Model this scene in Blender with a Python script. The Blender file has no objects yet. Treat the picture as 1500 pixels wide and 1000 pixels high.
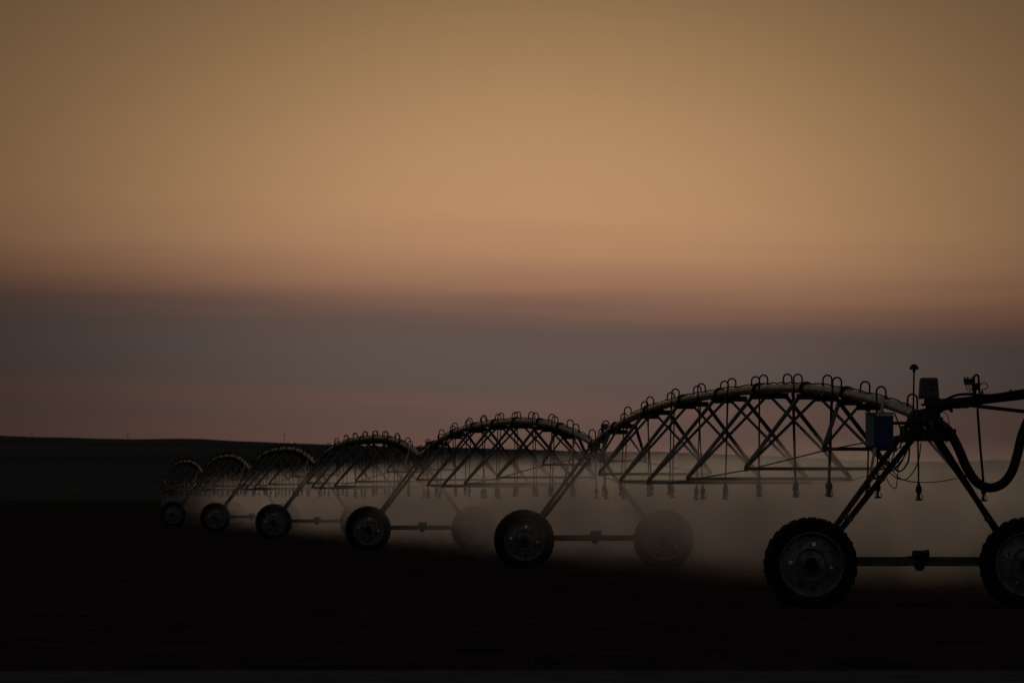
import bpy, math, random
import numpy as np
from mathutils import Vector, Matrix, geometry
random.seed(7); rng = np.random.default_rng(7)
R = math.radians
scene = bpy.context.scene
col = scene.collection

# ------------------------------------------------------------------ camera
EYE = 1.79; FPX = 8333.0; HORIZON = 725.0
cam_d = bpy.data.cameras.new('camera'); cam = bpy.data.objects.new('camera', cam_d); col.objects.link(cam)
cam_d.sensor_width = 36.0; cam_d.lens = 200.0
cam.location = (0, 0, EYE); cam.rotation_euler = (R(90) + math.atan((HORIZON - 500) / FPX), 0, 0)
cam_d.clip_start = 0.5; cam_d.clip_end = 30000
cam_d.dof.use_dof = True; cam_d.dof.focus_distance = 112; cam_d.dof.aperture_fstop = 9.0
scene.camera = cam

# ------------------------------------------------------------------ sky, sun, exposure
SUN_AZ, SUN_EL = 0.3, 2.2          # degrees, azimuth clockwise from +Y
world = bpy.data.worlds.new('World'); scene.world = world; world.use_nodes = True
wt = world.node_tree; wt.nodes.clear()
def wn(t, **k):
    n = wt.nodes.new(t)
    for a, b in k.items(): setattr(n, a, b)
    return n
def wmath(op, a, b=None, clamp=False):
    n = wn('ShaderNodeMath', operation=op, use_clamp=clamp)
    for i, v in enumerate((a, b)):
        if v is None: continue
        if isinstance(v, (int, float)): n.inputs[i].default_value = v
        else: wt.links.new(v, n.inputs[i])
    return n.outputs[0]
def lin(c):
    return tuple(((v / 255) / 12.92 if v / 255 <= .04045 else ((v / 255 + .055) / 1.055) ** 2.4) for v in c) + (1,)
def wramp(fac, stops):
    n = wn('ShaderNodeValToRGB'); wt.links.new(fac, n.inputs[0]); e = n.color_ramp.elements
    while len(e) < len(stops): e.new(.5)
    for el, (p, c) in zip(e, stops): el.position = p; el.color = lin(c)
    n.color_ramp.interpolation = 'EASE' if False else 'LINEAR'
    return n.outputs[0]
tc = wn('ShaderNodeTexCoord'); sp = wn('ShaderNodeSeparateXYZ'); wt.links.new(tc.outputs['Generated'], sp.inputs[0])
dx, dy, dz = sp.outputs
# a little unevenness in the smoke bands
mp = wn('ShaderNodeMapping'); wt.links.new(tc.outputs['Generated'], mp.inputs[0]); mp.inputs['Scale'].default_value = (9, 9, 160)
nz = wn('ShaderNodeTexNoise'); wt.links.new(mp.outputs[0], nz.inputs['Vector']); nz.inputs['Scale'].default_value = 1.6; nz.inputs['Detail'].default_value = 4
wob = wmath('MULTIPLY', wmath('SUBTRACT', nz.outputs[0], .5), .0045)
az = wmath('ARCTAN2', dx, dy)
zz = wmath('ADD', wmath('ADD', dz, wob), wmath('MULTIPLY', az, .038))      # the bank lies a touch lower to the right
lowfac = wmath('DIVIDE', zz, .1, clamp=True)
def el(y): return (HORIZON - y) / FPX / .1
low = wramp(lowfac, [(0, (98, 75, 68)), (el(645), (102, 77, 69)), (el(620), (97, 77, 70)), (el(594), (102, 79, 71)), (el(570), (94, 78, 72)), (el(520), (93, 81, 76)),
                     (el(486), (96, 80, 73)), (el(463), (108, 84, 74)), (el(443), (126, 94, 78)), (el(411), (153, 113, 88)), (el(369), (173, 131, 98)),
                     (el(310), (183, 141, 102)), (el(230), (184, 143, 103)), (el(130), (180, 141, 100)), (el(30), (174, 137, 97)), (1, (163, 130, 94))])
hi = wramp(wmath('POWER', wmath('MAXIMUM', dz, 0), .6), [(.25, (160, 130, 91)), (.4, (92, 84, 74)), (.6, (55, 58, 63)), (1, (34, 39, 48))])
mixn = wn('ShaderNodeMix', data_type='RGBA'); mf = wn('ShaderNodeMapRange', interpolation_type='SMOOTHSTEP')
wt.links.new(dz, mf.inputs['Value']); mf.inputs['From Min'].default_value = .09; mf.inputs['From Max'].default_value = .2
wt.links.new(mf.outputs[0], mixn.inputs[0]); wt.links.new(low, mixn.inputs[6]); wt.links.new(hi, mixn.inputs[7])
# afterglow: strongest over the set sun, falling off to both sides
ca = wmath('SUBTRACT', az, .005); ce = wmath('MULTIPLY', wmath('MINIMUM', wmath('ABSOLUTE', wmath('SUBTRACT', dz, .034)), .06), 1.3)
q = wmath('POWER', wmath('DIVIDE', wmath('SQRT', wmath('ADD', wmath('MULTIPLY', ca, ca), wmath('MULTIPLY', ce, ce))), .078), 3.0)
FLOOR = .10
glow = wmath('ADD', wmath('DIVIDE', 1 - FLOOR, wmath('ADD', q, 1)), FLOOR)
upf = wmath('MULTIPLY', wmath('DIVIDE', wmath('MAXIMUM', wmath('SUBTRACT', dz, .1), 0), .6, clamp=True), 1)     # overhead the sky is even all round
gl = wmath('ADD', wmath('MULTIPLY', glow, wmath('SUBTRACT', 1, upf)), upf)
bg1 = wn('ShaderNodeBackground'); wt.links.new(mixn.outputs[2], bg1.inputs[0]); wt.links.new(gl, bg1.inputs[1])
sky = wn('ShaderNodeTexSky', sky_type='NISHITA'); sky.sun_disc = False
sky.sun_elevation = R(-2.5); sky.sun_rotation = R(SUN_AZ); sky.air_density = 1.5; sky.dust_density = 4
bg2 = wn('ShaderNodeBackground'); wt.links.new(sky.outputs[0], bg2.inputs[0]); bg2.inputs[1].default_value = .05
add = wn('ShaderNodeAddShader'); out = wn('ShaderNodeOutputWorld')
wt.links.new(bg1.outputs[0], add.inputs[0]); wt.links.new(bg2.outputs[0], add.inputs[1]); wt.links.new(add.outputs[0], out.inputs[0])

sun_d = bpy.data.lights.new('sun', 'SUN'); sun = bpy.data.objects.new('sun', sun_d); col.objects.link(sun)
sun_d.energy = .05; sun_d.angle = R(8); sun_d.color = (1, .80, .64)
sd = Vector((math.sin(R(SUN_AZ)) * math.cos(R(SUN_EL)), math.cos(R(SUN_AZ)) * math.cos(R(SUN_EL)), math.sin(R(SUN_EL))))
sun.rotation_euler = sd.to_track_quat('Z', 'Y').to_euler(); sun.location = sd * 500
vs = scene.view_settings
vs.view_transform = 'Standard'; vs.look = 'None'; vs.exposure = 0; vs.gamma = 1; vs.use_curve_mapping = False
scene.cycles.volume_bounces = 2; scene.cycles.volume_step_rate = 1.0; scene.cycles.volume_max_steps = 256
scene.cycles.max_bounces = 6; scene.cycles.use_denoising = True

# ------------------------------------------------------------------ materials
MAT = {}
def material(name, base, rough=.5, metal=0.0, var=.25, scale=8, bump=0, bscale=40, spec=.5, tint=None, stretch=None):
    m = bpy.data.materials.new(name); m.use_nodes = True; t = m.node_tree; b = t.nodes['Principled BSDF']
    b.inputs['Roughness'].default_value = rough; b.inputs['Metallic'].default_value = metal
    b.inputs['Specular IOR Level'].default_value = spec
    c = t.nodes.new('ShaderNodeTexCoord'); mpn = t.nodes.new('ShaderNodeMapping'); t.links.new(c.outputs['Object'], mpn.inputs[0])
    if stretch: mpn.inputs['Scale'].default_value = stretch
    n = t.nodes.new('ShaderNodeTexNoise'); n.inputs['Scale'].default_value = scale; n.inputs['Detail'].default_value = 6; n.inputs['Roughness'].default_value = .65
    t.links.new(mpn.outputs[0], n.inputs['Vector'])
    r = t.nodes.new('ShaderNodeValToRGB'); t.links.new(n.outputs[0], r.inputs[0])
    lo = tint or tuple(v * (1 - var * 1.6) for v in base); hi_ = tuple(min(1, v * (1 + var)) for v in base)
    r.color_ramp.elements[0].position = .3; r.color_ramp.elements[1].position = .7
    r.color_ramp.elements[0].color = (*lo, 1); r.color_ramp.elements[1].color = (*hi_, 1)
    t.links.new(r.outputs[0], b.inputs['Base Color'])
    mr = t.nodes.new('ShaderNodeMapRange'); t.links.new(n.outputs[0], mr.inputs[0])
    mr.inputs['From Min'].default_value = .3; mr.inputs['From Max'].default_value = .7
    mr.inputs['To Min'].default_value = min(1, rough * 1.25); mr.inputs['To Max'].default_value = rough * .8
    t.links.new(mr.outputs[0], b.inputs['Roughness'])
    if bump:
        n2 = t.nodes.new('ShaderNodeTexNoise'); n2.inputs['Scale'].default_value = bscale; n2.inputs['Detail'].default_value = 5
        t.links.new(c.outputs['Object'], n2.inputs['Vector'])
        bp = t.nodes.new('ShaderNodeBump'); bp.inputs['Distance'].default_value = bump; t.links.new(n2.outputs[0], bp.inputs['Height'])
        t.links.new(bp.outputs[0], b.inputs['Normal'])
    MAT[name] = m; return m
material('galvanized_pipe', (.66, .60, .47), .36, .55, .22, 3, .002, 60, tint=(.26, .22, .16), stretch=(4, 1, 4))
material('galvanized_steel', (.17, .165, .145), .48, .5, .3, 9, .001, 60, tint=(.06, .052, .042))
material('dark_steel', (.035, .034, .033), .5, .4, .3, 9)
material('bright_rod', (.5, .46, .4), .35, .8, .2, 9)
material('rubber', (.018, .018, .018), .75, 0, .3, 12, .003, 40, spec=.3)
material('hose_black', (.014, .014, .015), .5, 0, .2, 20, spec=.4)
material('wheel_steel', (.27, .31, .33), .42, .35, .3, 7, .002, 30, tint=(.075, .07, .06))
material('blue_paint', (.024, .08, .24), .33, 0, .2, 8, tint=(.016, .055, .17))
material('grey_plastic', (.14, .145, .15), .5, 0, .12, 6)
material('pale_metal', (.62, .63, .66), .4, .3, .1, 9)
material('red_mark', (.35, .03, .025), .5, 0, .1, 9)
material('panel_and_lit_side', (.24, .30, .36), .5, 0, .2, 5)  # blue grey of the pivot panel; also the painted-on light of the box side
material('concrete', (.12, .11, .10), .85, 0, .2, 6)
material('wood_pole', (.08, .065, .05), .85, 0, .2, 6)

# ------------------------------------------------------------------ mesh helpers
class MB:
    def __init__(s): s.v = []; s.f = []
    def add(s, vs_, fs):
        o = len(s.v); s.v += [tuple(p) for p in vs_]; s.f += [tuple(i + o for i in f) for f in fs]; return s
    def box(s, c, size, rot=None, taper=1.0):
        hx, hy, hz = (k / 2 for k in size); M = rot.to_3x3() if rot else Matrix.Identity(3); c = Vector(c); ps = []
        for z in (-1, 1):
            k = taper if z > 0 else 1
            for x, y in ((-1, -1), (1, -1), (1, 1), (-1, 1)): ps.append(c + M @ Vector((x * hx * k, y * hy * k, z * hz)))
        return s.add(ps, [(3, 2, 1, 0), (4, 5, 6, 7), (0, 1, 5, 4), (1, 2, 6, 5), (2, 3, 7, 6), (3, 0, 4, 7)])
    def tube(s, pts, r, n=8, cap=True):
        pts = [Vector(p) for p in pts]; k = len(pts); rs = r if isinstance(r, (list, tuple)) else [r] * k
        ps = []; prev = None
        for i, p in enumerate(pts):
            d = (pts[min(i + 1, k - 1)] - pts[max(i - 1, 0)]).normalized()
            if prev is None:
                a = d.orthogonal().normalized()
            else:
                a = (prev - d * prev.dot(d)); a = a.normalized() if a.length > 1e-6 else d.orthogonal().normalized()
            prev = a; b = d.cross(a)
            for j in range(n):
                t = 2 * math.pi * j / n; ps.append(p + (a * math.cos(t) + b * math.sin(t)) * rs[i])
        fs = [(i * n + j, i * n + (j + 1) % n, (i + 1) * n + (j + 1) % n, (i + 1) * n + j) for i in range(k - 1) for j in range(n)]
        if cap: fs += [tuple(reversed(range(n))), tuple(range((k - 1) * n, k * n))]
        return s.add(ps, fs)
    def angle(s, a, b, w=.06, t=.009, up=(0, 0, 1)):              # an L section of rolled steel
        a, b = Vector(a), Vector(b); d = (b - a).normalized(); u = Vector(up)
        x = d.cross(u); x = x.normalized() if x.length > 1e-4 else d.orthogonal().normalized(); y = x.cross(d)
        prof = [(-w / 2, w / 2), (w / 2, w / 2), (w / 2, w / 2 - t), (-w / 2 + t, w / 2 - t), (-w / 2 + t, -w / 2), (-w / 2, -w / 2)]
        ps = [p + x * i + y * j for p in (a, b) for i, j in prof]; n = 6
        return s.add(ps, [(j, (j + 1) % n, n + (j + 1) % n, n + j) for j in range(n)] + [tuple(reversed(range(n))), tuple(range(n, 2 * n))])
    def lathe(s, prof, n=24, axis='Z', c=(0, 0, 0), closed=False):
        ps = []; k = len(prof); c = Vector(c)
        for r, h in prof:
            for j in range(n):
                t = 2 * math.pi * j / n; a, b = r * math.cos(t), r * math.sin(t)
                ps.append(c + (Vector((a, b, h)) if axis == 'Z' else Vector((a, h, b)) if axis == 'Y' else Vector((h, a, b))))
        m = k if closed else k - 1
        fs = [(i * n + j, i * n + (j + 1) % n, ((i + 1) % k) * n + (j + 1) % n, ((i + 1) % k) * n + j) for i in range(m) for j in range(n)]
        if axis == 'Y': fs = [tuple(reversed(f)) for f in fs]
        return s.add(ps, fs)
    def mesh(s, name, mat, smooth=40):
        m = bpy.data.meshes.new(name); m.from_pydata(s.v, [], s.f); m.validate()
        m.materials.append(MAT[mat])
        if smooth:
            m.polygons.foreach_set('use_smooth', [True] * len(m.polygons)); m.set_sharp_from_angle(angle=R(smooth))
        m.update(); return m
    def build(s, name, mat, parent=None, smooth=40):
        return link(name, s.mesh(name, mat, smooth), parent)
def link(name, me, parent=None, loc=None):
    o = bpy.data.objects.new(name, me); col.objects.link(o); o.parent = parent
    if loc: o.location = loc
    return o
def empty(name, loc=(0, 0, 0), rz=0):
    o = bpy.data.objects.new(name, None); o.empty_display_size = .3; col.objects.link(o); o.location = loc; o.rotation_euler.z = rz; return o
def tag(o, label, cat, group=None, kind=None):
    if label: o['label'] = label
    if cat: o['category'] = cat
    if group: o['group'] = group
    if kind: o['kind'] = kind
    return o
def copy_tree(o, parent=None):
    c = o.copy(); col.objects.link(c); c.parent = parent
    for ch in o.children: copy_tree(ch, c)
    return c
def catenary(a, b, sag, n=10, side=(0, 0, 0)):
    a, b = Vector(a), Vector(b); side = Vector(side)
    return [a.lerp(b, t) + (Vector((0, 0, -sag)) + side) * 4 * t * (1 - t) for t in (i / n for i in range(n + 1))]
def smooth_path(p, n=6):
    p = [Vector(q_) for q_ in p]; o = []
    for i in range(len(p) - 1):
        a, b, c, d = p[max(i - 1, 0)], p[i], p[i + 1], p[min(i + 2, len(p) - 1)]
        for j in range(n):
            t = j / n; o.append(.5 * ((2 * b) + (c - a) * t + (2 * a - 5 * b + 4 * c - d) * t * t + (3 * b - a - 3 * c + d) * t ** 3))
    return o + [p[-1]]

# ------------------------------------------------------------------ layout of the machine (from wheel sizes and ground contact)
PX = [1345, 870, 617, 463, 367, 298, 246]
TY = [90.0, 139.5, 184.0, 231.0, 278.0, 325.0, 372.0]
TW = [Vector(((px - 750) / FPX * y, y, -.05)) for px, y in zip(PX, TY)]
def heading(a, b): d = b - a; return math.atan2(-d.x, d.y)
SPAN = 47.25

# ------------------------------------------------------------------ ground
lat_dir = Vector((.9948, .1017)); along = Vector((-.1017, .9948))
def hashnoise(x, y, s, seed=0):
    x = np.asarray(x) * s; y = np.asarray(y) * s; xi = np.floor(x); yi = np.floor(y); fx = x - xi; fy = y - yi
    fx = fx * fx * (3 - 2 * fx); fy = fy * fy * (3 - 2 * fy)
    def h(a, b): v = np.sin(a * 127.1 + b * 311.7 + seed * 74.7) * 43758.5453; return v - np.floor(v)
    return (h(xi, yi) * (1 - fx) + h(xi + 1, yi) * fx) * (1 - fy) + (h(xi, yi + 1) * (1 - fx) + h(xi + 1, yi + 1) * fx) * fy
def ground_h(X, Y):
    near = np.clip((Y - 58.2) / .8, 0, 1) * np.clip((470 - Y) / 40, 0, 1)
    rowp = (Y + .12 * (hashnoise(X, Y, .15, 3) - .5)) / .76 * 2 * np.pi
    h = near * (.045 * np.sin(rowp) + .05 * (hashnoise(X, Y, .35, 1) - .5) + .07 * (hashnoise(X, Y, 1.7, 2) - .5))
    h += near * .10 * (hashnoise(X, Y, .06, 5) - .5)
    for t in TW:
        d = (X - t.x) * along.x + (Y - t.y) * along.y
        h = h * (1 - np.exp(-(d / .8) ** 2)) + .045 * np.exp(-((np.abs(d) - .5) / .22) ** 2) - .055 * np.exp(-(d / .26) ** 2)
    return h
ys = np.concatenate([np.linspace(-300, 40, 12), np.arange(42, 58, 2), np.arange(58, 150, .095), np.arange(150, 430, .19), np.geomspace(432, 9000, 90)])
xs = np.concatenate([-np.geomspace(3500, 66, 22), np.arange(-64, 64.1, 1.1), np.geomspace(66, 3500, 22)])
GX, GY = np.meshgrid(xs, ys)
GZ = ground_h(GX, GY)
def grid_mesh(name, X, Y, Z, mat):
    ny, nx = X.shape; v = np.stack([X, Y, Z], -1).reshape(-1, 3)
    i = np.arange(ny * nx).reshape(ny, nx); f = np.stack([i[:-1, :-1], i[:-1, 1:], i[1:, 1:], i[1:, :-1]], -1).reshape(-1, 4)
    m = bpy.data.meshes.new(name); m.vertices.add(len(v)); m.vertices.foreach_set('co', v.ravel().astype(np.float32))
    m.loops.add(f.size); m.loops.foreach_set('vertex_index', f.ravel().astype(np.int32))
    m.polygons.add(len(f)); m.polygons.foreach_set('loop_start', np.arange(0, f.size, 4, dtype=np.int32))
    m.update(calc_edges=True); m.validate(); m.materials.append(mat)
    m.polygons.foreach_set('use_smooth', [True] * len(f))
    return m
def field_material():
    m = bpy.data.materials.new('field_soil'); m.use_nodes = True; t = m.node_tree; b = t.nodes['Principled BSDF']; b.inputs['Roughness'].default_value = .95
    b.inputs['Specular IOR Level'].default_value = 0
    c = t.nodes.new('ShaderNodeTexCoord'); s = t.nodes.new('ShaderNodeSeparateXYZ'); t.links.new(c.outputs['Object'], s.inputs[0])
    n = t.nodes.new('ShaderNodeTexNoise'); n.inputs['Scale'].default_value = 1.2; n.inputs['Detail'].default_value = 8; t.links.new(c.outputs['Object'], n.inputs['Vector'])
    r = t.nodes.new('ShaderNodeValToRGB'); t.links.new(n.outputs[0], r.inputs[0])
    r.color_ramp.elements[0].position = .3; r.color_ramp.elements[0].color = (.036, .021, .016, 1); r.color_ramp.elements[1].position = .72; r.color_ramp.elements[1].color = (.11, .064, .048, 1)
    # other fields farther off: strips of pasture, stubble and fallow
    n2 = t.nodes.new('ShaderNodeTexNoise'); n2.inputs['Scale'].default_value = .004; n2.inputs['Detail'].default_value = 3; t.links.new(c.outputs['Object'], n2.inputs['Vector'])
    mm = t.nodes.new('ShaderNodeMath'); mm.operation = 'MULTIPLY_ADD'; t.links.new(n2.outputs[0], mm.inputs[0]); mm.inputs[1].default_value = 350; t.links.new(s.outputs[1], mm.inputs[2])
    mr = t.nodes.new('ShaderNodeMapRange'); t.links.new(mm.outputs[0], mr.inputs[0]); mr.inputs['From Min'].default_value = 0; mr.inputs['From Max'].default_value = 4000
    r2 = t.nodes.new('ShaderNodeValToRGB'); t.links.new(mr.outputs[0], r2.inputs[0]); e = r2.color_ramp.elements
    st = [(0, (.075, .043, .033)), (.12, (.07, .044, .034)), (.24, (.055, .07, .04)), (.30, (.06, .078, .045)), (.36, (.06, .062, .04)), (.45, (.06, .058, .04)), (.50, (.13, .095, .062)), (.66, (.12, .088, .058)), (.70, (.04, .042, .03)), (1, (.08, .075, .06))]
    while len(e) < len(st): e.new(.5)
    for x, (p, cc) in zip(e, st): x.position = p; x.color = (*cc, 1)
    mx = t.nodes.new('ShaderNodeMix'); mx.data_type = 'RGBA'
    far = t.nodes.new('ShaderNodeMapRange'); t.links.new(s.outputs[1], far.inputs[0]); far.inputs['From Min'].default_value = 400; far.inputs['From Max'].default_value = 1300
    t.links.new(far.outputs[0], mx.inputs[0]); t.links.new(r.outputs[0], mx.inputs[6]); t.links.new(r2.outputs[0], mx.inputs[7]); t.links.new(mx.outputs[2], b.inputs['Base Color'])
    n3 = t.nodes.new('ShaderNodeTexNoise'); n3.inputs['Scale'].default_value = 9; n3.inputs['Detail'].default_value = 8; t.links.new(c.outputs['Object'], n3.inputs['Vector'])
    bp = t.nodes.new('ShaderNodeBump'); bp.inputs['Distance'].default_value = .06; t.links.new(n3.outputs[0], bp.inputs['Height']); t.links.new(bp.outputs[0], b.inputs['Normal'])
    return m
g = link('ground', grid_mesh('ground', GX, GY, GZ, field_material()))
tag(g, 'dark wet ploughed field stretching to the horizon', None, kind='structure')

material('gravel', (.16, .145, .115), .95, 0, .3, 2, .02, 30, spec=0)
rx = np.arange(-120, 121, 2.0); ry = np.array([46.5, 47.2, 50, 53, 55.5, 56.8, 57.4, 57.9])
RX, RY = np.meshgrid(rx, ry); edge = (hashnoise(rx, rx * 0, .35, 9) - .5) * .5
RY = RY + edge[None, :] * np.array([1, 1, .3, 0, .3, .8, 1, 1])[:, None]
prof = np.array([.004, .03, .06, .07, .06, .04, .025, .004])
rd = link('dirt_road', grid_mesh('dirt_road', RX, RY, prof[:, None] + 0 * RX, MAT['gravel']))
tag(rd, 'pale gravel farm track along the near edge of the field', None, kind='structure')

# hills: one long ridge, its height read from the skyline
HY = 3000.0
rp = np.array([[-1500, 655], [-900, 640], [-400, 634], [0, 638], [60, 640], [180, 642.5], [270, 641], [350, 645], [440, 649], [520, 652], [650, 655.5], [750, 658], [870, 661.5], [960, 661], [1040, 664.5], [1120, 668], [1250, 674], [1340, 676.5], [1400, 677], [1450, 673.5], [1500, 675], [1600, 672], [2000, 662], [2600, 668]])
hx = np.arange(-1100, 1101, 6.0)
ridge = np.interp(hx / HY * FPX + 750, rp[:, 0], rp[:, 1]); ridge = (HORIZON - ridge) / FPX * HY + EYE
ridge += (hashnoise(hx, hx * 0, .02, 4) - .5) * .9 + (hashnoise(hx, hx * 0, .11, 6) - .5) * .35
hyv = np.concatenate([np.linspace(2100, 2960, 60), np.linspace(2980, 3200, 12), np.linspace(3300, 5200, 14)])
HX, HYY = np.meshgrid(hx, hyv)
tt = np.clip((HYY - 2100) / 900, 0, 1); shape = tt ** 1.4
HZ = ridge[None, :] * shape - .6 * (1 - tt) + (hashnoise(HX, HYY, .004, 8) - .5) * 7 * tt * (1 - tt) * 2
HZ = np.where(HYY > 3000, ridge[None, :] * (1 - ((HYY - 3000) / 2600) ** 2 * .9), HZ)
def hill_material():
    m = bpy.data.materials.new('prairie'); m.use_nodes = True; t = m.node_tree; b = t.nodes['Principled BSDF']; b.inputs['Roughness'].default_value = .95; b.inputs['Specular IOR Level'].default_value = 0
    c = t.nodes.new('ShaderNodeTexCoord'); mpn = t.nodes.new('ShaderNodeMapping'); t.links.new(c.outputs['Object'], mpn.inputs[0]); mpn.inputs['Scale'].default_value = (.004, .012, .05)
    n = t.nodes.new('ShaderNodeTexNoise'); n.inputs['Scale'].default_value = 1; n.inputs['Detail'].default_value = 6; t.links.new(mpn.outputs[0], n.inputs['Vector'])
    r = t.nodes.new('ShaderNodeValToRGB'); t.links.new(n.outputs[0], r.inputs[0]); e = r.color_ramp.elements
    e[0].position = .3; e[0].color = (.10, .086, .068, 1); e[1].position = .7; e[1].color = (.15, .125, .095, 1)
    t.links.new(r.outputs[0], b.inputs['Base Color']); return m
hl = link('hills', grid_mesh('hills', HX, HYY, HZ, hill_material()))
tag(hl, 'long low dark prairie ridge under the sunset sky', None, kind='structure')

# ------------------------------------------------------------------ the irrigation span
def pipe_z(y):
    t = min(max(y / SPAN, 0), 1); return 3.10 + .78 * (1 - abs(2 * t - 1) ** 2.6)
def make_span():
    root = empty('irrigation_span')
    yy = [i / 48 * (SPAN - .5) + .25 for i in range(49)]
    m = MB(); m.tube([(0, y, pipe_z(y)) for y in yy], .085, 16); m.build('water_pipe', 'galvanized_pipe', root)
    ST = [.125, .225, .355, .475, .60, .735, .87]; HW = [.6, 1.28, 1.54, 1.62, 1.50, 1.24, .54]; ZB = [2.64, 2.33, 2.17, 2.11, 2.15, 2.33, 2.66]
    rods = {-1: [(-.16, .35, 2.80)], 1: [(.16, .35, 2.80)]}
    for i in range(7):
        y = ST[i] * SPAN; hw, zb = HW[i], ZB[i]
        # pipe flange with its bolt ring
        fy = y + 1.35; z = pipe_z(fy); sl = (pipe_z(fy + .1) - pipe_z(fy - .1)) / .2; d = Vector((0, 1, sl)).normalized()
        f = MB(); p = Vector((0, fy, z))
        f.tube([p - d * .045, p - d * .012], .135, 16); f.tube([p + d * .012, p + d * .045], .135, 16); f.tube([p - d * .011, p + d * .011], .118, 16)
        for k in range(8):
            a = k * math.pi / 4; q_ = p + Vector((math.cos(a), 0, math.sin(a))) * .115
            f.tube([q_ - d * .065, q_ + d * .065], .011, 6)
        f.build('pipe_flange', 'dark_steel', root)
        for dy_ in (-1.05, 1.05):
            yp = y + dy_; zp = pipe_z(yp)
            pl = MB(); pl.box((0, yp, zp - .135), (.44, .05, .10)); pl.box((0, yp, zp - .185), (.40, .13, .014)); pl.box((0, yp, zp - .095), (.15, .09, .04))
            pl.build('saddle_plate', 'dark_steel', root, 0)
            for s in (-1, 1):
                a = MB(); a.angle((s * .19, yp, zp - .16), (s * hw, y + dy_ * .06, zb), .056, .009); a.build('truss_leg', 'galvanized_steel', root, 0)
        a = MB(); a.angle((-hw - .03, y, zb - .02), (hw + .03, y, zb - .02), .06, .009); a.build('spreader_bar', 'galvanized_steel', root, 0)
        for s in (-1, 1):
            rods[s].append((s * hw, y, zb - .045))
            g_ = MB(); g_.box((s * hw, y, zb - .02), (.05, .22, .09)); g_.build('gusset_plate', 'galvanized_steel', root, 0)
    for s in (-1, 1):
        rods[s].append((s * .16, SPAN - .35, 2.80))
        a = MB(); a.tube(rods[s], .0125, 6); a.build('truss_rod', 'bright_rod', root)
    # electric cable tied along the top of the pipe
    pts = []
    for i in range(181):
        y = .4 + i / 180 * (SPAN - .8); w = abs(math.sin(i * .42 + math.sin(i * .11) * 2)) * .022
        pts.append((.02 * math.sin(i * .21), y, pipe_z(y) + .09 + w))
    a = MB(); a.tube(pts, .014, 5); a.build('power_cable', 'hose_black', root)
    rl = random.Random(3)
    gm = {}
    for s in (-1, 1):
        b = MB(); U = [(0, 0, .06), (0, 0, .185)]
        for j in range(1, 10): t = math.pi * j / 10; U.append((s * .078 * (1 - math.cos(t)), 0, .185 + .078 * math.sin(t)))
        U += [(s * .156, 0, .185), (s * .156, 0, -.12)]
        b.tube(U, .0155, 8); b.tube([(0, 0, .06), (0, 0, .115)], .026, 8); b.tube([(s * .156, 0, -.17), (s * .156, 0, -.09)], .022, 8)
        gm[s] = b.mesh('gooseneck', 'dark_steel')
    hb = MB(); hb.lathe([(.001, .135), (.02, .135), (.02, .10), (.034, .085), (.045, .05), (.046, .0), (.036, -.018), (.02, -.024), (.02, -.03)], 14)
    hb.lathe([(.02, -.03), (.03, -.034), (.03, -.042), (.016, -.046), (.016, -.10), (.03, -.106), (.052, -.118), (.056, -.128), (.03, -.138), (.001, -.138)], 14)
    for k in range(3):
        a_ = k * 2.094; c_, s_ = math.cos(a_), math.sin(a_); hb.tube([(.03 * c_, .03 * s_, -.038), (.056 * c_, .056 * s_, -.075), (.045 * c_, .045 * s_, -.118)], .006, 5)
    head = hb.mesh('sprinkler_head', 'dark_steel')
    N = 21
    for j in range(N):
        y = (j + .5) / N * SPAN; s = -1 if j % 2 else 1; z = pipe_z(y); y += rl.uniform(-.25, .25)
        gk = link('gooseneck', gm[s], root, (0, y, z)); gk.rotation_euler.z = rl.uniform(-.12, .12); gk.rotation_euler.y = rl.uniform(-.05, .05)
        lx, ly = rl.uniform(-.025, .025), rl.uniform(-.03, .03); zb_ = 1.96 + rl.uniform(-.05, .05) + .12 - z
        h = MB(); h.tube([(s * .156, 0, -.15), (s * .156 + lx * .4, ly * .3, zb_ * .5), (s * .156 + lx, ly, zb_)], .0142, 8); h.build('drop_hose', 'hose_black', gk)
        link('sprinkler_head', head, gk, (s * .156 + lx, ly, zb_ - .14)).scale = (1.12, 1.12, 1.05)
    return root
span0 = make_span()
SPAN_LABELS = ['nearest and largest arched pipe span with trusses, ending at the blue box tower',
               'second arched pipe span from the right, between two wheeled towers in mist',
               'third arched pipe span from the right, crest rising just above the ridge line',
               'fourth arched pipe span from the right, crest against the dark ridge',
               'fifth arched pipe span from the right, narrow in the distance',
               'farthest and smallest arched pipe span, at the left end of the line']
for i in range(6):
    o = span0 if i == 0 else copy_tree(span0)
    o.location = TW[i]; o.rotation_euler.z = heading(TW[i], TW[i + 1]); o.scale.y = (TW[i + 1] - TW[i]).length / SPAN
    tag(o, SPAN_LABELS[i], 'irrigation span', 'arched pipe spans of the irrigation machine')

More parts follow.
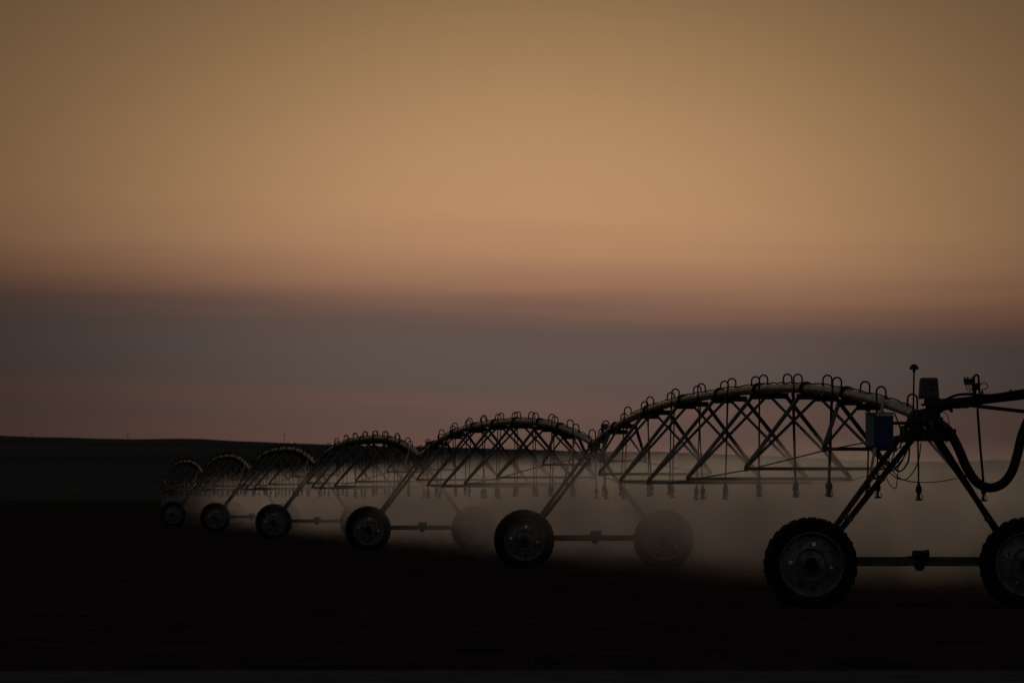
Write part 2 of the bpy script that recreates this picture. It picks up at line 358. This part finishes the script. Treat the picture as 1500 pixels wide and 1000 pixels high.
# ------------------------------------------------------------------ drive tower
def wheel_meshes():
    W = .15
    t = MB(); t.lathe([(.485, -.13), (.52, -.145), (.60, -.158), (.67, -.157), (.712, -.138), (.726, -.09), (.73, 0), (.726, .09), (.712, .138), (.67, .157), (.60, .158), (.52, .145), (.485, .13), (.50, .06), (.50, -.06)], 64, 'Y', closed=True)
    for k in range(56):
        a = 2 * math.pi * k / 56; s = 1 if k % 2 else -1; ps = []
        for (yy, da, r0, r1) in ((-.01, 0, .705, .748), (.085, .045, .70, .745), (.152, .085, .655, .712)):
            for dd in (-.018, .018):
                for r in (r0, r1):
                    ang = a + da + dd; ps.append((r * math.cos(ang), s * yy, r * math.sin(ang)))
        F = []
        for q_ in range(2):
            o = q_ * 4; F += [(o, o + 1, o + 5, o + 4), (o + 1, o + 3, o + 7, o + 5), (o + 3, o + 2, o + 6, o + 7), (o + 2, o, o + 4, o + 6)]
        F += [(0, 2, 3, 1), (8, 9, 11, 10)]
        if s < 0: F = [tuple(reversed(f)) for f in F]
        t.add(ps, F)
    tyre = t.mesh('tyre', 'rubber', 35)
    # rim: flanged barrel with a dished disc pierced by four holes
    r = MB(); r.lathe([(.505, -.135), (.512, -.148), (.500, -.152), (.485, -.14), (.478, -.10), (.455, -.07), (.450, -.03), (.45, .03), (.455, .07), (.478, .10), (.485, .14), (.50, .152), (.512, .148), (.505, .135), (.49, .10), (.47, .05), (.47, -.05), (.49, -.10)], 48, 'Y', closed=True)
    outer = [Vector((.452 * math.cos(2 * math.pi * k / 48), .452 * math.sin(2 * math.pi * k / 48))) for k in range(48)]
    mids = [[Vector((rr * math.cos(2 * math.pi * k / 36), rr * math.sin(2 * math.pi * k / 36))) for k in range(36)] for rr in (.41, .25, .215)]
    inner = [Vector((.07 * math.cos(2 * math.pi * k / 18), .07 * math.sin(2 * math.pi * k / 18))) for k in range(18)]
    holes = [[Vector((.325 * math.cos(h) + .030 * math.cos(2 * math.pi * k / 12), .325 * math.sin(h) + .030 * math.sin(2 * math.pi * k / 12))) for k in range(12)] for h in (R(174), R(82), R(-8), R(262))]
    pts = []; edges = []; 
    for loop in [outer] + mids + [inner] + holes:
        o = len(pts); pts += loop; edges += [(o + k, o + (k + 1) % len(loop)) for k in range(len(loop))]
    vo, eo, fo, *_ = geometry.delaunay_2d_cdt(pts, edges, [], 0, 1e-5)
    def dish(v):
        l = v.length
        return float(np.interp(l, [.07, .215, .25, .41, .452], [-.105, -.055, -.088, -.012, -.012]))
    fs = []
    for f in fo:
        c_ = sum((vo[i] for i in f), Vector((0, 0))) / len(f)
        if c_.length < .068 or any((c_ - Vector((.325 * math.cos(h), .325 * math.sin(h)))).length < .0285 for h in (R(174), R(82), R(-8), R(262))): continue
        fs.append(tuple(f))
    r.add([(v.x, dish(v), v.y) for v in vo], fs)
    rim = r.mesh('wheel', 'wheel_steel', 30)
    h = MB(); h.lathe([(.001, -.16), (.055, -.16), (.062, -.15), (.062, -.115), (.105, -.11), (.112, -.10), (.115, .02)], 18, 'Y')
    h.lathe([(.115, .02), (.15, .06), (.15, .30), (.001, .30)], 18, 'Y')
    for k in range(8):
        a = k * math.pi / 4 + .2; h.lathe([(.001, -.128), (.013, -.128), (.013, -.09)], 6, 'Y', (.088 * math.cos(a), 0, .088 * math.sin(a)))
    hub = h.mesh('wheel_gearbox', 'dark_steel', 30)
    nb = MB()
    for k in range(5):
        a = k * 2 * math.pi / 5 + .5; nb.lathe([(.001, -.105), (.016, -.105), (.016, -.05)], 6, 'Y', (.16 * math.cos(a), 0, .16 * math.sin(a)))
    nut = nb.mesh('lug_nuts', 'galvanized_steel', 30)
    return tyre, rim, hub, nut
TYRE, RIM, HUB, NUT = wheel_meshes()
HALF = 1.72
def tower_base(canister=True):
    root = empty('drive_tower')
    for s in (-1, 1):
        w = link('wheel', RIM, root, (s * HALF, 0, .75)); w.rotation_euler.y = .35 if s > 0 else 0.0
        link('tyre', TYRE, w); link('wheel_gearbox', HUB, w); link('lug_nuts', NUT, w)
    b = MB(); b.box((0, .33, .80), (3.44, .13, .13)); b.box((0, .33, .80), (.26, .16, .155)); b.box((-1.3, .33, .80), (.20, .15, .15)); b.box((1.3, .33, .80), (.20, .15, .15)); b.build('base_beam', 'galvanized_steel', root, 0)
    mo = MB(); mo.lathe([(.001, -.16), (.06, -.16), (.068, -.14), (.068, .04), (.08, .05), (.08, .10), (.001, .10)], 16, 'X', (.10, .22, .90)); mo.box((.10, .22, .83), (.18, .14, .15)); mo.lathe([(.001, .08), (.07, .08), (.08, .06), (.08, -.06), (.001, -.06)], 14, 'Y', (.05, .22, .72)); mo.lathe([(.001, .06), (.05, .06), (.05, -.02)], 12, 'Y', (.1, .12, .84))
    mo.build('drive_motor', 'dark_steel', root)
    for s in (-1, 1):
        d = MB(); d.tube([(s * .12, .21, .74), (s * 1.6, .21, .74)], .02, 8); d.build('drive_shaft', 'galvanized_steel', root)
        tops = {-1: -.20, 1: .30}[s] if not canister else s * .20
        for dy_, fx, tx in ((-.42, 1.54, -.04), (.45, 1.62, .05)):
            a = MB(); foot = Vector((s * fx, .33 + (-.06 if dy_ < 0 else .06), .87)); top = Vector((tops + s * tx, dy_, 2.72))
            a.angle(foot, top, .085, .012, up=(0, 1, 0)); a.build('tower_leg', 'galvanized_steel', root, 0)
        f_a = Vector((s * 1.54, .27, .87)); t_a = Vector((tops - s * .04, -.42, 2.72)); f_b = Vector((s * 1.62, .39, .87)); t_b = Vector((tops + s * .05, .45, 2.72))
        for k in (.33, .67):
            c = MB(); c.angle(f_a.lerp(t_a, k), f_b.lerp(t_b, k), .05, .008); 
            c.box(f_a.lerp(t_a, k), (.10, .05, .10)); c.build('leg_clamp', 'galvanized_steel', root, 0)
        c = MB(); c.tube([f_b.lerp(t_b, .66), (s * .10, 2.95, 3.36)], .024, 8); c.build('span_brace', 'bright_rod', root)
    sd_ = MB(); sd_.box((0, .5, 2.74), (.60, .10, .05)); sd_.box((0, -.5, 2.74), (.60, .10, .05)); sd_.box((-.24, 0, 2.74), (.06, 1.0, .05)); sd_.box((.24, 0, 2.74), (.06, 1.0, .05)); sd_.box((-.24, 0, 2.84), (.03, .5, .2)); sd_.box((.24, 0, 2.84), (.03, .5, .2)); sd_.box((0, 0, 2.90), (.05, .9, .06))
    for sx in (-1, 1):
        for sy in (-1, 1): sd_.tube([(sx * .22, sy * .55, 2.76), (sx * .05, sy * .30, 3.0)], .022, 6); sd_.tube([(sx * .24, sy * .2, 2.9), (sx * .05, sy * .2, 3.02)], .018, 6)
    sd_.box((.12, -.5, 2.84), (.10, .06, .12)); sd_.box((-.1, -.55, 2.8), (.14, .08, .07))
    sd_.build('top_saddle', 'dark_steel', root, 0)
    j = MB(); j.tube([(0, -.42, 3.07), (0, -.16, 3.04), (0, .16, 3.04), (0, .42, 3.07)], [.10, .115, .115, .10], 14); j.tube([(0, -.20, 3.04), (0, -.14, 3.04)], .14, 14); j.tube([(0, .14, 3.04), (0, .20, 3.04)], .14, 14)
    j.build('pipe_joint', 'dark_steel', root)
    if canister:
        c = MB(); c.lathe([(.001, 3.59), (.07, 3.59), (.09, 3.575), (.09, 3.30), (.10, 3.295), (.10, 3.27), (.001, 3.27)], 18, 'Z', (.25, -.1, 0)); c.build('control_canister', 'grey_plastic', root)
        c = MB(); c.box((.24, -.1, 3.06), (.05, .05, .42)); c.box((.16, -.1, 3.13), (.22, .06, .05)); c.box((.04, -.12, 3.17), (.14, .1, .08)); c.build('canister_bracket', 'dark_steel', root, 0)
        for a_, b_, sg in (((.1, -.2, 2.75), (.42, -.1, 2.85), .42), ((-.2, -.3, 2.8), (.22, -.1, 3.1), .25), ((-.3, .2, 2.75), (-.55, .3, 2.3), .05)):
            c = MB(); c.tube(catenary(a_, b_, sg), .010, 6); c.build('wire', 'hose_black', root)
    return root
TOWER_LABELS = ['nearest wheeled tower with the blue box and thick black hose',
                'second wheeled tower from the right, its right wheel lost in mist',
                'third wheeled tower from the right, below the joint of two spans',
                'fourth wheeled tower from the right, half way along the line',
                'fifth wheeled tower from the right, small in the distance',
                'farthest wheeled tower, at the left end of the line']
tw_heads = [heading(TW[max(i - 1, 0)], TW[i + 1]) for i in range(6)]
corner_tower = tower_base(False); t1 = tower_base(True)
for i in range(6):
    o = corner_tower if i == 0 else t1 if i == 1 else copy_tree(t1)
    o.location = TW[i]; o.rotation_euler.z = tw_heads[i]
    tag(o, TOWER_LABELS[i], 'drive tower', 'wheeled drive towers of the irrigation machine')

# ---- what only the nearest tower carries; L(px, py, y) turns a pixel into a point on the tower at depth y
def L(px, py, y=0.0):
    k = FPX / (90.0 + y)
    x = ((px - 750) / k - TW[0].x) + y * .095
    return Vector((x, y, EYE + (HORIZON - py) / k + .05))
T0 = corner_tower
rot = Matrix.Rotation(R(18), 4, 'Z')
bc = L(1288, 630.5, -.75)
b = MB(); b.box(bc, (.33, .33, .54), rot); cb = b.build('control_box', 'blue_paint', T0, 0); cb['label'] = 'dark blue control box'
bv = cb.modifiers.new('edge', 'BEVEL'); bv.width = .008; bv.segments = 2
b = MB(); b.box(bc + rot @ Vector((.0, -.180, .245)), (.30, .012, .05), rot @ Matrix.Rotation(R(-40), 4, 'X')); b.box(bc + rot @ Vector((0, 0, .278)), (.36, .36, .014), rot); b.build('rain_lip', 'pale_metal', cb, 0)
b = MB(); b.box(bc + rot @ Vector((0, -.1665, -.01)), (.29, .006, .46), rot); b.build('box_door', 'blue_paint', cb, 0)
b = MB(); b.box(bc + rot @ Vector((.125, -.178, 0)), (.02, .02, .07), rot); b.build('door_latch', 'galvanized_steel', cb, 0)
b = MB(); b.box(bc + rot @ Vector((-.1665, .0, 0)), (.004, .28, .48), rot); b.build('lit_side_panel', 'panel_and_lit_side', cb, 0)  # lighter sheet: light from the left painted onto the box's left face
b = MB(); b.box(bc + Vector((.25, .2, .12)), (.55, .05, .05)); b.box(bc + Vector((.28, .2, -.16)), (.55, .05, .05)); b.build('box_bracket', 'dark_steel', T0, 0)
# swivel joint, platform and brackets
b = MB()
p0, p1 = L(1334, 648, -.2), L(1399, 622, -.2)
b.box(((p0.x + p1.x) / 2, 0, (p0.z + p1.z) / 2 - .02), (p1.x - p0.x, .7, .19)); b.box(((p0.x + p1.x) / 2 - .08, 0, p1.z + .06), (.46, .55, .12))
b.build('corner_platform', 'dark_steel', T0, 0)
b = MB(); cx = L(1367, 600).x
b.lathe([(.001, 3.36), (.13, 3.36), (.15, 3.33), (.15, 3.27), (.12, 3.25), (.12, 3.08), (.16, 3.06), (.16, 2.98), (.13, 2.96), (.13, 2.82), (.20, 2.80), (.20, 2.74), (.001, 2.74)], 20, 'Z', (cx, 0, 0))
b.tube([(.0, .3, 3.08), (.05, .1, 3.1), (cx, 0, 3.14)], .10, 12)
b.build('swivel_joint', 'dark_steel', T0)
b = MB()
for (x, y, z, sx, sy, sz) in ((-.02, -.3, 2.98, .10, .10, .14), (.08, -.33, 3.06, .07, .08, .10), (-.1, -.2, 2.88, .12, .3, .07), (.16, -.36, 2.92, .06, .05, .22), (-.16, -.3, 3.0, .03, .03, .3), (-.05, -.42, 2.78, .2, .04, .1), (.30, -.35, 3.0, .09, .07, .1), (.0, -.4, 2.9, .025, .025, .32), (.05, -.42, 2.95, .02, .02, .3)):
    b.box((x, y, z), (sx, sy, sz), Matrix.Rotation(random.uniform(-.3, .3), 4, 'Y'))
b.build('valve_block', 'galvanized_steel', T0, 0)
# mushroom antenna
b = MB(); a0, a1 = L(1337.5, 612), L(1339, 541); b.tube([a0, a1], .014, 8); b.tube([a1 - Vector((0, 0, .07)), a1], [.014, .024], 8)
b.lathe([(.001, .085), (.03, .08), (.055, .06), (.072, .03), (.078, .008), (.07, .0), (.024, -.004), (.024, -.03), (.001, -.03)], 20, 'Z', a1); an = b.build('antenna', 'hose_black', T0); an['label'] = 'black mushroom-shaped antenna on a thin mast'
# radio housing with rounded, tapering sides
q0, q1 = L(1346.5, 583), L(1375, 553); mx_ = (q0.x + q1.x) / 2; wd = q1.x - q0.x
b = MB(); b.box((mx_, 0, (q0.z + q1.z) / 2), (wd, .26, q1.z - q0.z), None, .86); rb = b.build('radio_housing', 'grey_plastic', T0, 0); bv = rb.modifiers.new('edge', 'BEVEL'); bv.width = .03; bv.segments = 3
b = MB(); b.box((mx_, 0, q0.z - .004), (wd * 1.08, .29, .016)); b.build('housing_rim', 'grey_plastic', rb, 0)
sl_ = R(4.0); fr = Matrix.Rotation(-sl_, 4, 'X')
def badge(dxx, zz_, w_, h_, mat): 
    z_ = q0.z + zz_; yf = -.13 * (1 - .14 * (zz_ / (q1.z - q0.z))) - .002
    m_ = MB(); m_.box((mx_ + dxx, yf, z_), (w_, .006, h_), fr); m_.build('badge', mat, rb, 0)
badge(.05, .268, .10, .022, 'red_mark'); badge(.05, .172, .13, .006, 'red_mark'); badge(.03, .215, .05, .03, 'dark_steel'); badge(.04, .13, .07, .02, 'dark_steel')
b = MB(); b.tube([(mx_ - .03, 0, 3.2), (mx_ - .03, 0, q0.z)], .018, 8); b.tube([(mx_ + .04, 0, 3.3), (mx_ + .04, 0, q0.z)], .045, 10); b.tube([(mx_ - .12, 0, 3.27), (mx_ - .03, 0, 3.27)], .02, 8); b.build('housing_post', 'dark_steel', T0)
for pts, r_ in (([L(1303, 655, -.5), L(1303, 680, -.5), L(1318, 700, -.5), L(1345, 706, -.4), L(1375, 705, -.2), L(1402, 700, 0)], .008),
                ([L(1285, 657, -.6), L(1290, 676, -.6), L(1302, 690, -.6), L(1318, 680, -.5), L(1330, 655, -.4)], .012),
                ([L(1288, 657, -.7), L(1292, 672, -.7), L(1308, 685, -.6), L(1325, 668, -.4), L(1332, 650, -.4)], .010),
                ([L(1349, 648, -.3), L(1346, 672, -.3), L(1338, 690, -.35), L(1326, 702, -.4), L(1310, 698, -.5), L(1300, 688, -.5)], .009),
                ([L(1297, 698, -.55), L(1304, 710, -.5), L(1312, 714, -.5), L(1315, 690, -.5), L(1318, 660, -.4)], .008),
                ([L(1332, 655, -.4), L(1330, 676, -.4), L(1318, 690, -.5), L(1304, 680, -.55), L(1296, 672, -.6)], .014),
                ([L(1380, 601, -.1), L(1388, 608, -.1), L(1391, 620, -.1), L(1390, 640, -.1), L(1384, 650, -.1)], .006),
                ([L(1310, 605, -.3), L(1316, 620, -.4), L(1322, 640, -.4), L(1318, 655, -.5)], .012),
                ([L(1331, 612, -.4), L(1326, 622, -.45), L(1330, 634, -.4), L(1338, 640, -.4)], .010),
                ([L(1345, 606, -.4), L(1338, 618, -.42), L(1342, 630, -.4)], .009)):
    m = MB(); m.tube(smooth_path(pts), r_, 6); m.build('wire', 'hose_black', T0)

# ------------------------------------------------------------------ corner arm leaving the picture to the right
arm = empty('corner_arm', TW[0], tw_heads[0]); tag(arm, 'dark pipe arm with thick drooping hose leaving the picture on the right', 'corner arm')
def A(px, py, y=-.05): return L(px, py, y)
pa = [A(1362, 597), A(1382, 592), A(1405, 589), A(1440, 585), A(1500, 578), A(1570, 571)]; last = pa[-1]
for k in range(1, 9): pa.append(Vector((last.x + k * 1.6, last.y - k * .1, last.z + .55 * (1 - (1 - k / 8) ** 2))))
b = MB(); b.tube(smooth_path(pa, 4), .076, 14); b.build('arm_pipe', 'dark_steel', arm)
b = MB(); b.tube([A(1372, 594), A(1392, 591)], .098, 14); b.tube([A(1376, 594), A(1379, 593.5)], .118, 14); b.build('arm_flange', 'dark_steel', arm)
cb_ = [A(1385, 586, -.16), A(1400, 579, -.16), A(1418, 577, -.16), A(1440, 578.5, -.16), A(1460, 578, -.16), A(1500, 571.5, -.16), A(1560, 565, -.16), A(1640, 557, -.3)]
b = MB(); b.tube(smooth_path(cb_), .022, 8); b.build('power_cable', 'hose_black', arm)
b = MB(); b.tube([A(1414, 592.5, -.1), A(1500, 602, -.1), A(1680, 622, -.1)], .03, 8); b.box(A(1412, 594.5, -.1), (.16, .08, .07)); b.box(A(1401, 595.5, -.1), (.1, .08, .06)); b.build('arm_strut', 'dark_steel', arm)
b = MB(); b.tube([A(1394, 592), A(1394, 601)], .02, 8); b.tube([A(1394, 600), A(1394, 603.5)], .03, 8); b.build('drain_plug', 'dark_steel', arm)
hs = [A(1366, 612, -.3), A(1377, 620, -.32), A(1391, 632, -.34), A(1404, 655, -.36), A(1417, 685, -.38), A(1432, 706, -.4), A(1451, 714, -.4), A(1470, 708, -.38), A(1484, 690, -.36), A(1492, 665, -.34), A(1500, 634, -.3), A(1514, 606, -.25), A(1535, 588, -.18), A(1552, 577, -.1)]
b = MB(); b.tube(smooth_path(hs), .076, 14); ho = b.build('supply_hose', 'hose_black', arm); ho['label'] = 'thick black rubber hose hanging in a loop'
for k in (5, 9):
    sp_ = smooth_path(hs); b = MB(); d = (sp_[k + 1] - sp_[k]).normalized(); b.tube([sp_[k] - d * .012, sp_[k] + d * .012], .084, 14); b.build('hose_clamp', 'galvanized_steel', ho)
g0 = A(1428, 584); g1 = A(1434.5, 584); ua = []
ztop = A(0, 552).z; rr = (g1.x - g0.x) / 2
ua = [g0, Vector((g0.x, g0.y, ztop))] + [Vector((g0.x + rr * (1 - math.cos(math.pi * k / 8)), g0.y, ztop + rr * math.sin(math.pi * k / 8))) for k in range(1, 8)] + [Vector((g1.x, g0.y, ztop)), Vector((g1.x, g0.y - .13, g1.z)), A(1433, 600, -.18)]
b = MB(); b.tube(ua, .017, 8); gn = b.build('gooseneck', 'dark_steel', arm)
b = MB(); dbt = A(1442, 712, -.2); b.tube([A(1433, 600, -.18), A(1437, 655, -.19), dbt], .02, 8); b.build('drop_hose', 'hose_black', gn)
link('sprinkler_head', bpy.data.meshes['sprinkler_head'], gn, dbt - Vector((0, 0, .1)))
b = MB(); v0 = A(1420.5, 558, -.1); b.box(v0, (.16, .08, .075)); b.box(v0 + Vector((.02, 0, -.05)), (.18, .06, .02))
for k in (-.07, -.02, .05): b.box(v0 + Vector((k, 0, .045)), (.022, .022, .05))
vb = b.build('solenoid_valve', 'dark_steel', arm, 0)
b = MB(); b.box(A(1430, 567, -.1), (.11, .1, .09)); b.box(A(1434, 563, -.1), (.06, .06, .05)); b.tube([A(1440, 577, -.1), A(1440, 572, -.1)], .02, 8); b.tube([A(1428, 580, -.1), A(1429, 565, -.1)], .03, 8); b.build('pilot_valve', 'dark_steel', vb, 0)
for pts in ([A(1416, 561, -.1), A(1417, 569, -.12), A(1424, 575, -.1)], [A(1420, 561, -.1), A(1421, 568, -.12), A(1426, 572, -.1)], [A(1436, 564, -.1), A(1443, 560, -.1), A(1448, 564, -.1), A(1446, 569, -.1), A(1438, 571, -.1)]):
    b = MB(); b.tube(smooth_path(pts), .0075, 6); b.build('wire', 'hose_black', vb)
b = MB(); b.tube([A(1482, 575.5, -.05), A(1482, 570, -.05)], .018, 8); b.build('outlet_plug', 'dark_steel', arm)

# ------------------------------------------------------------------ pivot point at the far end
pv = empty('pivot_point', TW[6], heading(TW[5], TW[6])); tag(pv, 'distant pivot tower with a blue grey panel, behind the farthest wheel', 'pivot tower')
for sx in (-1, 1):
    for sy in (-1, 1):
        b = MB(); b.angle((sx * .42, sy * .8, 0), (sx * .25, sy * .25, 2.95), .09, .012); b.build('tower_leg', 'galvanized_steel', pv, 0)
for z, h in ((1.0, .36), (2.0, .3)):
    for s in (-1, 1):
        b = MB(); b.angle((-h, s * h, z), (h, s * h, z), .06, .01); b.build('cross_bar', 'galvanized_steel', pv, 0)
        b = MB(); b.angle((s * h, -h, z), (s * h, h, z), .06, .01); b.build('cross_bar', 'galvanized_steel', pv, 0)
b = MB(); b.tube([(0, 0, .1), (0, 0, 3.1)], .10, 12); b.tube([(0, 0, 3.1), (0, -.15, 3.16), (0, -.5, 3.12)], .10, 12); b.build('riser_pipe', 'galvanized_pipe', pv)
b = MB(); b.box((0, 0, .05), (1.2, 2.2, .22)); b.build('concrete_pad', 'concrete', pv, 0)
b = MB(); b.box((.15, -1.02, 1.45), (1.15, .22, .85)); pn = b.build('control_panel', 'panel_and_lit_side', pv, 0)
for z in (1.62, 1.36): b = MB(); b.box((.15, -1.135, z), (.5, .01, .07)); b.build('panel_plate', 'pale_metal', pn, 0)
for s in (-1, 1): b = MB(); b.box((.15 + s * .4, -.98, .55), (.07, .07, 1.0)); b.build('panel_post', 'galvanized_steel', pv, 0)

# ------------------------------------------------------------------ masts on the ridge
for px, py, r_, lab in ((47, 634, .13, 'short faint mast on the far ridge at the left edge'), (187, 635, .13, 'thin mast on the bare left part of the ridge'), (417, 635, .16, 'thin mast on the ridge behind the fourth arch')):
    X = (px - 750) / FPX * HY; zb = float(np.interp(X, hx, ridge)); zt = (HORIZON - py) / FPX * HY + EYE
    m = MB(); m.tube([(0, 0, -1), (0, 0, zt - zb)], [r_, r_ * .6], 6); o = empty('mast', (X, HY, zb)); m.build('pole', 'wood_pole', o)
    c = MB(); c.box((0, 0, (zt - zb) * .86), (1.6, .2, .2)); c.build('cross_arm', 'wood_pole', o, 0)
    tag(o, lab, 'mast', 'masts on the far ridge')

# ------------------------------------------------------------------ crop stubble between the rows
def stubble():
    N = 60000
    Y = 59 + (rng.random(N) ** 1.4) * 290; Y = np.round(Y / .76 + .25) * .76 - .19 + rng.normal(0, .07, N)
    X = (rng.random(N) * 2 - 1) * (Y * .1 + 4)
    keep = np.ones(N, bool)
    for t in TW: keep &= np.abs((X - t.x) * along.x + (Y - t.y) * along.y) > .32
    X, Y = X[keep], Y[keep]; n = len(X); Z = ground_h(X, Y) - .01
    V = []; 
    for k in range(3):
        a = rng.random(n) * 6.283; h = .04 + rng.random(n) ** 2 * .10; w = .012 + rng.random(n) * .02; l = rng.normal(0, .035, (n, 2))
        ox, oy = rng.normal(0, .03, n), rng.normal(0, .03, n); c, s = np.cos(a) * w, np.sin(a) * w
        V.append(np.stack([np.stack([X + ox - c, Y + oy - s, Z], -1), np.stack([X + ox + c, Y + oy + s, Z], -1), np.stack([X + ox + l[:, 0], Y + oy + l[:, 1], Z + h], -1)], 1))
    v = np.concatenate(V).reshape(-1, 3); m = bpy.data.meshes.new('crop_stubble'); nf = len(v) // 3
    m.vertices.add(len(v)); m.vertices.foreach_set('co', v.ravel().astype(np.float32)); m.loops.add(nf * 3); m.loops.foreach_set('vertex_index', np.arange(nf * 3, dtype=np.int32))
    m.polygons.add(nf); m.polygons.foreach_set('loop_start', np.arange(0, nf * 3, 3, dtype=np.int32)); m.update(calc_edges=True)
    material('stubble', (.10, .07, .045), .9, 0, .35, .6, spec=0, tint=(.05, .042, .026)); m.materials.append(MAT['stubble'])
    return link('crop_stubble', m)
tag(stubble(), 'sparse short crop stubble in rows across the dark field', 'stubble', kind='stuff')

# ------------------------------------------------------------------ drifting spray under the spans
def mist():
    me = bpy.data.meshes.new('spray_mist'); y0, y1 = 4.0, (TW[6] - TW[0]).length + 4
    x0, x1, z0, z1 = -2.6, 8.2, -.6, 3.9
    vs_ = [(x, y, z) for z in (z0, z1) for x, y in ((x0, y0), (x1, y0), (x1, y1), (x0, y1))]
    me.from_pydata(vs_, [], [(3, 2, 1, 0), (4, 5, 6, 7), (0, 1, 5, 4), (1, 2, 6, 5), (2, 3, 7, 6), (3, 0, 4, 7)])
    m = bpy.data.materials.new('spray_mist'); m.use_nodes = True; t = m.node_tree; t.nodes.clear()
    o = t.nodes.new('ShaderNodeOutputMaterial'); v = t.nodes.new('ShaderNodeVolumePrincipled'); t.links.new(v.outputs[0], o.inputs['Volume'])
    v.inputs['Color'].default_value = (.80, .735, .68, 1); v.inputs['Anisotropy'].default_value = .83
    c = t.nodes.new('ShaderNodeTexCoord'); s = t.nodes.new('ShaderNodeSeparateXYZ'); t.links.new(c.outputs['Object'], s.inputs[0])
    def ss(sock, a, b_, lo, hi_):
        r = t.nodes.new('ShaderNodeMapRange'); r.interpolation_type = 'SMOOTHSTEP'; t.links.new(sock, r.inputs[0])
        for k_, w in zip(('From Min', 'From Max', 'To Min', 'To Max'), (a, b_, lo, hi_)): r.inputs[k_].default_value = w
        return r.outputs[0]
    def mul(a, b_):
        r = t.nodes.new('ShaderNodeMath'); r.operation = 'MULTIPLY'; t.links.new(a, r.inputs[0])
        if isinstance(b_, float): r.inputs[1].default_value = b_
        else: t.links.new(b_, r.inputs[1])
        return r.outputs[0]
    mpn = t.nodes.new('ShaderNodeMapping'); t.links.new(c.outputs['Object'], mpn.inputs[0]); mpn.inputs['Scale'].default_value = (.7, .3, .8)
    n = t.nodes.new('ShaderNodeTexNoise'); n.inputs['Scale'].default_value = 1; n.inputs['Detail'].default_value = 3.5; t.links.new(mpn.outputs[0], n.inputs['Vector'])
    mp5 = t.nodes.new('ShaderNodeMapping'); t.links.new(c.outputs['Object'], mp5.inputs[0]); mp5.inputs['Scale'].default_value = (1.1, .22, .45); mp5.inputs['Rotation'].default_value = (0, R(-24), 0)
    n5 = t.nodes.new('ShaderNodeTexNoise'); n5.inputs['Scale'].default_value = 1; n5.inputs['Detail'].default_value = 2; t.links.new(mp5.outputs[0], n5.inputs['Vector'])
    # the noise also ruffles the top edge of the cloud
    zn = t.nodes.new('ShaderNodeMath'); zn.operation = 'MULTIPLY_ADD'; t.links.new(n.outputs[0], zn.inputs[0]); zn.inputs[1].default_value = -.9; t.links.new(s.outputs[2], zn.inputs[2])
    d = mul(ss(s.outputs[0], -2.4, 1.1, 0, 1), ss(s.outputs[0], 2.5, 8.0, 1, 0))
    d = mul(d, ss(zn.outputs[0], 1.15, 2.55, 1, 0)); d = mul(d, ss(s.outputs[2], .0, 2.0, .04, 1.3)); d = mul(d, ss(s.outputs[1], 4, 15, .15, 1)); d = mul(d, ss(s.outputs[1], 70, y1 - 20, 1, .0)); d = mul(d, ss(n.outputs[0], .25, .75, .25, 1.75)); d = mul(d, ss(n5.outputs[0], .32, .68, .15, 1.85)); d = mul(d, .085)
    t.links.new(d, v.inputs['Density'])
    me.materials.append(m); ob = link('spray_mist', me)
    ob.location = (TW[0].x, TW[0].y, 0); ob.rotation_euler.z = heading(TW[0], TW[6])
    return tag(ob, 'pale mist of irrigation spray drifting under the pipe spans', 'mist', kind='stuff')
mist()
